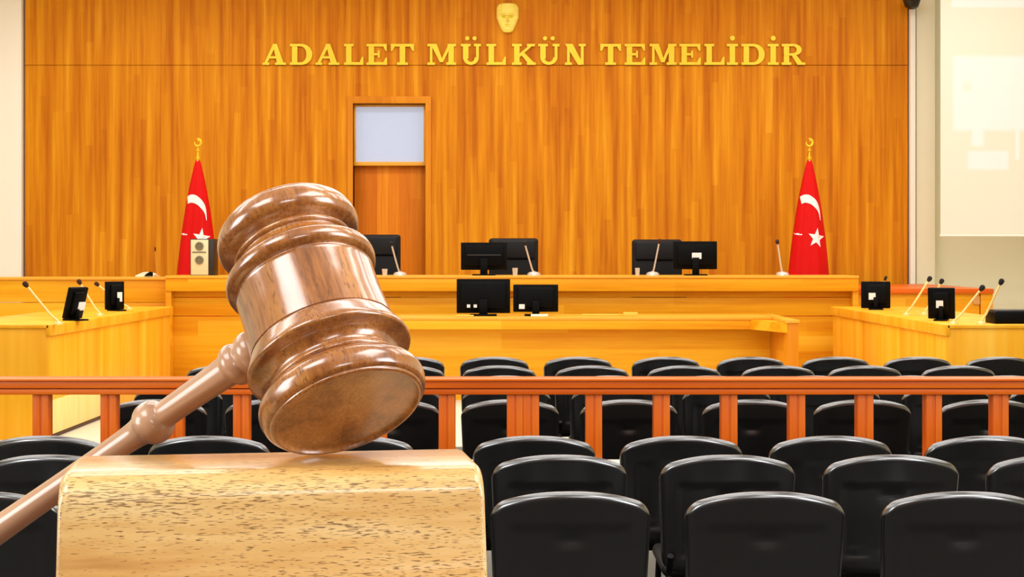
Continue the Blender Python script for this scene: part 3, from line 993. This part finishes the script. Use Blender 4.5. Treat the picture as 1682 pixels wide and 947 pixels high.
# telephone on the left wing
d = 16.95
r = empty('telephone', (wx(240, d), d, zl))
tag(r, 'small cream and black telephone on the left bench wing', 'telephone')
bm = bmesh.new()
prism(bm, [(-.1, 0), (.1, 0), (.1, .03), (.03, .055), (-.02, .05), (-.1, .015)], -.07, .08, .004)
finish('body', bm, 'paper', r)
bm = bmesh.new()
prism(bm, [(-.0, .012), (.09, .012), (.09, .05), (.06, .06), (.02, .03)], -.1, -.072, .004)
finish('handset', bm, 'mon_black', r)
mic((259, 450), (255, 410), 16.9, zl, 'thin wood-toned microphone stem right of the telephone on the bench wing', 'plate', 'mic_head', .0035, False)
# low black box on the right desk
d = 12.1
x0, x1 = wx(1636, d), wx(1700, d)
r = empty('desk_printer', ((x0 + x1) / 2, d + .08, DZ))
tag(r, 'low black box-shaped machine on the right desk at the picture edge', 'printer')
B('body', 'mon_black', (-(x1 - x0) / 2, (x1 - x0) / 2, -.06, .2, 0, wz(513, d) - DZ), r, bev=.008)
B('lid', 'mon_grey', (-(x1 - x0) / 2 + .01, (x1 - x0) / 2 - .01, -.05, .19, wz(513, d) - DZ, wz(509, d) - DZ), r, bev=.004)
# papers and folder on the clerk desk
def flat(name, px0, px1, d, z, h, mat, label, cat, dp=.05):
    a, b_ = wx(px0, d), wx(px1, d)
    o = B(name, mat, (-(b_ - a) / 2, (b_ - a) / 2, -dp, dp, 0, h), bev=.001)
    o.location = ((a + b_) / 2, d, z)
    tag(o, label, cat)
flat('paper_stack', 872, 900, 15.145, cz + .002, .02, 'paper', 'cream stack of papers on the clerk desk below the smaller monitor', 'papers')
flat('paper_stack', 748, 778, 15.145, cz + .002, .012, 'folder', 'thin yellowish papers on the clerk desk below the larger monitor', 'papers')
flat('folder', 1024, 1047, 15.25, cz + .002, .035, 'folder', 'yellow folder lying on the clerk desk right of the monitors', 'folder')
flat('paper_stack', 956, 1020, 15.4, cz + .002, .012, 'folder', 'long yellowish papers on the clerk desk left of the folder', 'papers')
# small items at the bench
def cup(px, d, z, h, rr, label):
    bm = bmesh.new()
    lathe(bm, [(0, 0), (0, rr * .8), (h, rr), (h - .004, rr * .9), (.01, rr * .7), (.01, 0)], 20)
    o = finish('drinking_glass', bm, 'mic_silver')
    o.location = (wx(px, d), d, z)
    tag(o, label, 'glass')
cup(632, GB, bz, .07, .03, 'small silvery glass on the bench before the chair by the door')
cup(846, GB, bz, .08, .03, 'small silvery glass on the bench left of the middle microphone')
cup(1047, GB, bz, .08, .025, 'small silvery glass on the bench left of the right chair microphone')

# ================================================================== PROJECTION SCREEN
d = 19.0
o = P(1545, 386, d)
r = empty('projection_screen', o)
tag(r, 'large lit projection screen hanging on the right over the cream wall', 'screen')
B('screen_cloth', 'screen', (-.0, 3.6, 0, .012, 0, CEIL - o.z - .12), r, bev=0)
bm = bmesh.new()
tube(bm, [(-.01, .006, -.006), (3.6, .006, -.006)], .013)
finish('bottom_bar', bm, 'cream_light', r)
B('screen_case', 'cream_light', (-.06, 3.66, -.07, .09, CEIL - o.z - .13, CEIL - o.z - .001), r)
bm = bmesh.new()
q = P(1506, -1, 19.5)
lathe(bm, [(-.085, 0), (-.08, .04), (-.055, .08), (0, .10), (.03, .11), (.05, .11)], 24)
o = finish('dome_camera', bm, 'camera_black')
o.location = (q.x, 19.75, q.z)
tag(o, 'dark dome camera on the cream pilaster at the top right', 'camera')
B('wall_bracket', 'camera_black', (-.03, .03, .0, .2, .0, .05), o)

# ================================================================== LECTERN, SOUNDING BLOCK AND GAVEL
BZ = H - .0812              # top of the sounding block
LZ = BZ - .062
lec = empty('lectern', (0, .66, 0))
tag(lec, 'narrow wooden lectern carrying the sounding block below the picture edge', 'lectern')
B('lectern_top', 'lectern_wood', (-.19, .02, -.11, .035, LZ - .02, LZ), lec)
B('column', 'lectern_wood', (-.16, -.04, -.06, .03, .03, LZ - .02), lec)
B('foot', 'lectern_wood', (-.26, .06, -.14, .10, 0, .03), lec)

yf, yb = .598, .657
bl = empty('sounding_block', (wx(438, .63), .63, LZ), math.radians(9))
hb = BZ - LZ
def block_mesh():
    bm = bmesh.new()
    xl, xr = wx(110, .62) - bl.location.x, wx(780, .62) - bl.location.x
    # cross-section across depth: generous round on the front upper edge
    prof = []
    f0, k0 = yf - .63, yb - .63
    Rf = .011
    prof.append((f0 - .002, 0)); prof.append((f0 - .001, hb * .4)); 
    for k in range(9):
        a = math.pi - (math.pi / 2) * k / 8
        prof.append((f0 + Rf + Rf * math.cos(a), hb - Rf + Rf * math.sin(a)))
    for k in range(5):
        a = math.pi / 2 - (math.pi / 2) * k / 4
        prof.append((k0 - .003 + .003 * math.cos(a), hb - .003 + .003 * math.sin(a)))
    prof.append((k0, 0))
    n = 60
    rows_ = []
    re = .004
    for i in range(n + 1):
        s = .5 - .5 * math.cos(math.pi * i / n)
        row = []
        for (y, z) in prof:
            sl = -.0012 * (1 - z / hb); sr = .0016 * (1 - z / hb)
            a, b_ = xl + sl, xr + sr
            x = a + (b_ - a) * s
            e = min(x - a, b_ - x)
            inset = re - math.sqrt(max(0, re * re - max(0, re - e) ** 2)) if e < re else 0
            zz = z - inset * (z / hb) ** 2
            yy = y + inset * (.5 if y < 0 else -.5)
            row.append(bm.verts.new((x, yy, max(0, zz))))
        rows_.append(row)
    for a, b_ in zip(rows_, rows_[1:]):
        for k in range(len(prof) - 1):
            bm.faces.new((a[k], a[k + 1], b_[k + 1], b_[k]))
        bm.faces.new((a[-1], a[0], b_[0], b_[-1]))
    bm.faces.new(rows_[0]); bm.faces.new(rows_[-1][::-1])
    return bm
finish('block_body', block_mesh(), 'block_wood', bl, 50)
tag(bl, 'thick tan wooden sounding block with rounded top edge in the foreground', 'sounding block')

U = 1 / 4000.0
D0 = .65
TL, TO = math.radians(23), math.radians(31)
ax = Vector((math.sin(TL) * math.cos(TO), -math.sin(TO), -math.cos(TL) * math.cos(TO))).normalized()
hd2 = Vector((-.829, 0, -.559))
hyc = -(ax.x * hd2.x + ax.z * hd2.z) / ax.y
hdir = Vector((hd2.x, hyc, hd2.z)).normalized()
side = (-ax).cross(hdir).normalized()
Rm = Matrix((hdir, side, -ax)).transposed()      # local x = handle direction, local z = up the head
Rm = Matrix(((hdir.x, 0, -ax.x), (hdir.y, 0, -ax.y), (hdir.z, 0, -ax.z)))
yv = Vector((-ax)).cross(hdir)
Rm = Matrix(((hdir.x, yv.x, -ax.x), (hdir.y, yv.y, -ax.y), (hdir.z, yv.z, -ax.z)))
gc = P(517, 516, D0)
gv = empty('gavel', gc)
gv.rotation_euler = Rm.to_euler()
tag(gv, 'large turned walnut gavel leaning with its head on the sounding block', 'gavel')
half_prof = [(0, 117), (50, 119), (56, 120), (58, 116.5), (61, 116.5), (63, 121), (69, 128), (77, 131), (86, 130), (92, 125), (95, 118), (98, 112),
             (104, 106), (113, 101), (119, 100), (121, 105), (125, 107), (129, 105), (131, 101), (134, 107), (140, 119), (149, 126.5), (160, 129),
             (170, 127), (178, 124), (182, 120), (183.2, 117.5), (186, 117), (188.5, 114), (188.5, 111), (185, 108.5), (182.5, 104), (182, 90), (181.5, 40), (181, 0)]
up = smoothprof([(z, r) for z, r in half_prof], 3)
up = [(z, max(0, r)) for z, r in up]
# the line ring low on the barrel
prof = [(-z, r) for z, r in reversed(up)] + up[1:]
def ringline(z, r):
    if -32 < z < -26: return r - 2.2
    if 26 < z < 32 and False: return r
    return r
prof2 = []
for z, r in prof:
    prof2.append((z, r))
prof2 += [(-34, 118.6), (-31.5, 118.6), (-30.5, 115.5), (-28.5, 115.5), (-27.5, 118.4)]
prof2 = [p for p in prof2]
prof2.sort(key=lambda p: p[0])
# ends fold inwards slightly, keep their original order
body = [(-z, r) for z, r in smoothprof([(120, 101.5), (113, 101), (104, 106), (98, 113), (95.5, 120), (94, 128), (90, 131.5), (84, 131), (74, 127), (62, 122), (57, 119.5), (56, 117), (54, 117), (53, 119)], 3)] + [p for p in prof if -50 < p[0] < 120]
lo = [(-z, r) for z, r in reversed(up) if z >= 120]
hi = [(z, r) for z, r in up if z >= 120]
bm = bmesh.new()
lathe(bm, [(z * U * 1.025, r * U * (1 - .055 * z / 160)) for z, r in lo + body + hi], 96)
head = finish('head', bm, 'gavel_wood', gv, 50)
RM = Rm.to_4x4()
low = min((Rm @ v.co).z for v in head.data.vertices)
print('contact y', gc.y + min(((Rm4 @ v.co).z, (Rm4 @ v.co).y) for Rm4 in [RM] for v in head.data.vertices)[1])
print('gavel shift', BZ + .0002 - (gc.z + low), 'px', (BZ + .0002 - (gc.z + low)) * 4000)
gv.location.z = BZ + .0002 - low
hp_ = [(100, 25), (112, 27), (118, 33), (128, 38), (140, 38), (150, 33), (155, 31), (160, 34), (170, 37), (180, 35), (187, 29), (192, 27.5), (215, 26), (260, 24.5),
       (310, 23.5), (336, 24), (341, 27), (347, 33), (356, 37), (366, 38.5), (376, 37), (385, 32), (390, 28), (396, 26), (406, 24), (440, 22.5), (520, 22), (640, 23), (760, 25),
       (880, 28), (930, 29), (950, 26), (958, 18), (960, 0)]
bm = bmesh.new()
lathe(bm, [(z * U, r * U) for z, r in smoothprof(hp_, 3)], 64)
h = finish('handle', bm, 'handle_wood', gv, 60)
h.rotation_euler = (0, math.pi / 2, 0)
h.location = (0, 0, 8 * U)
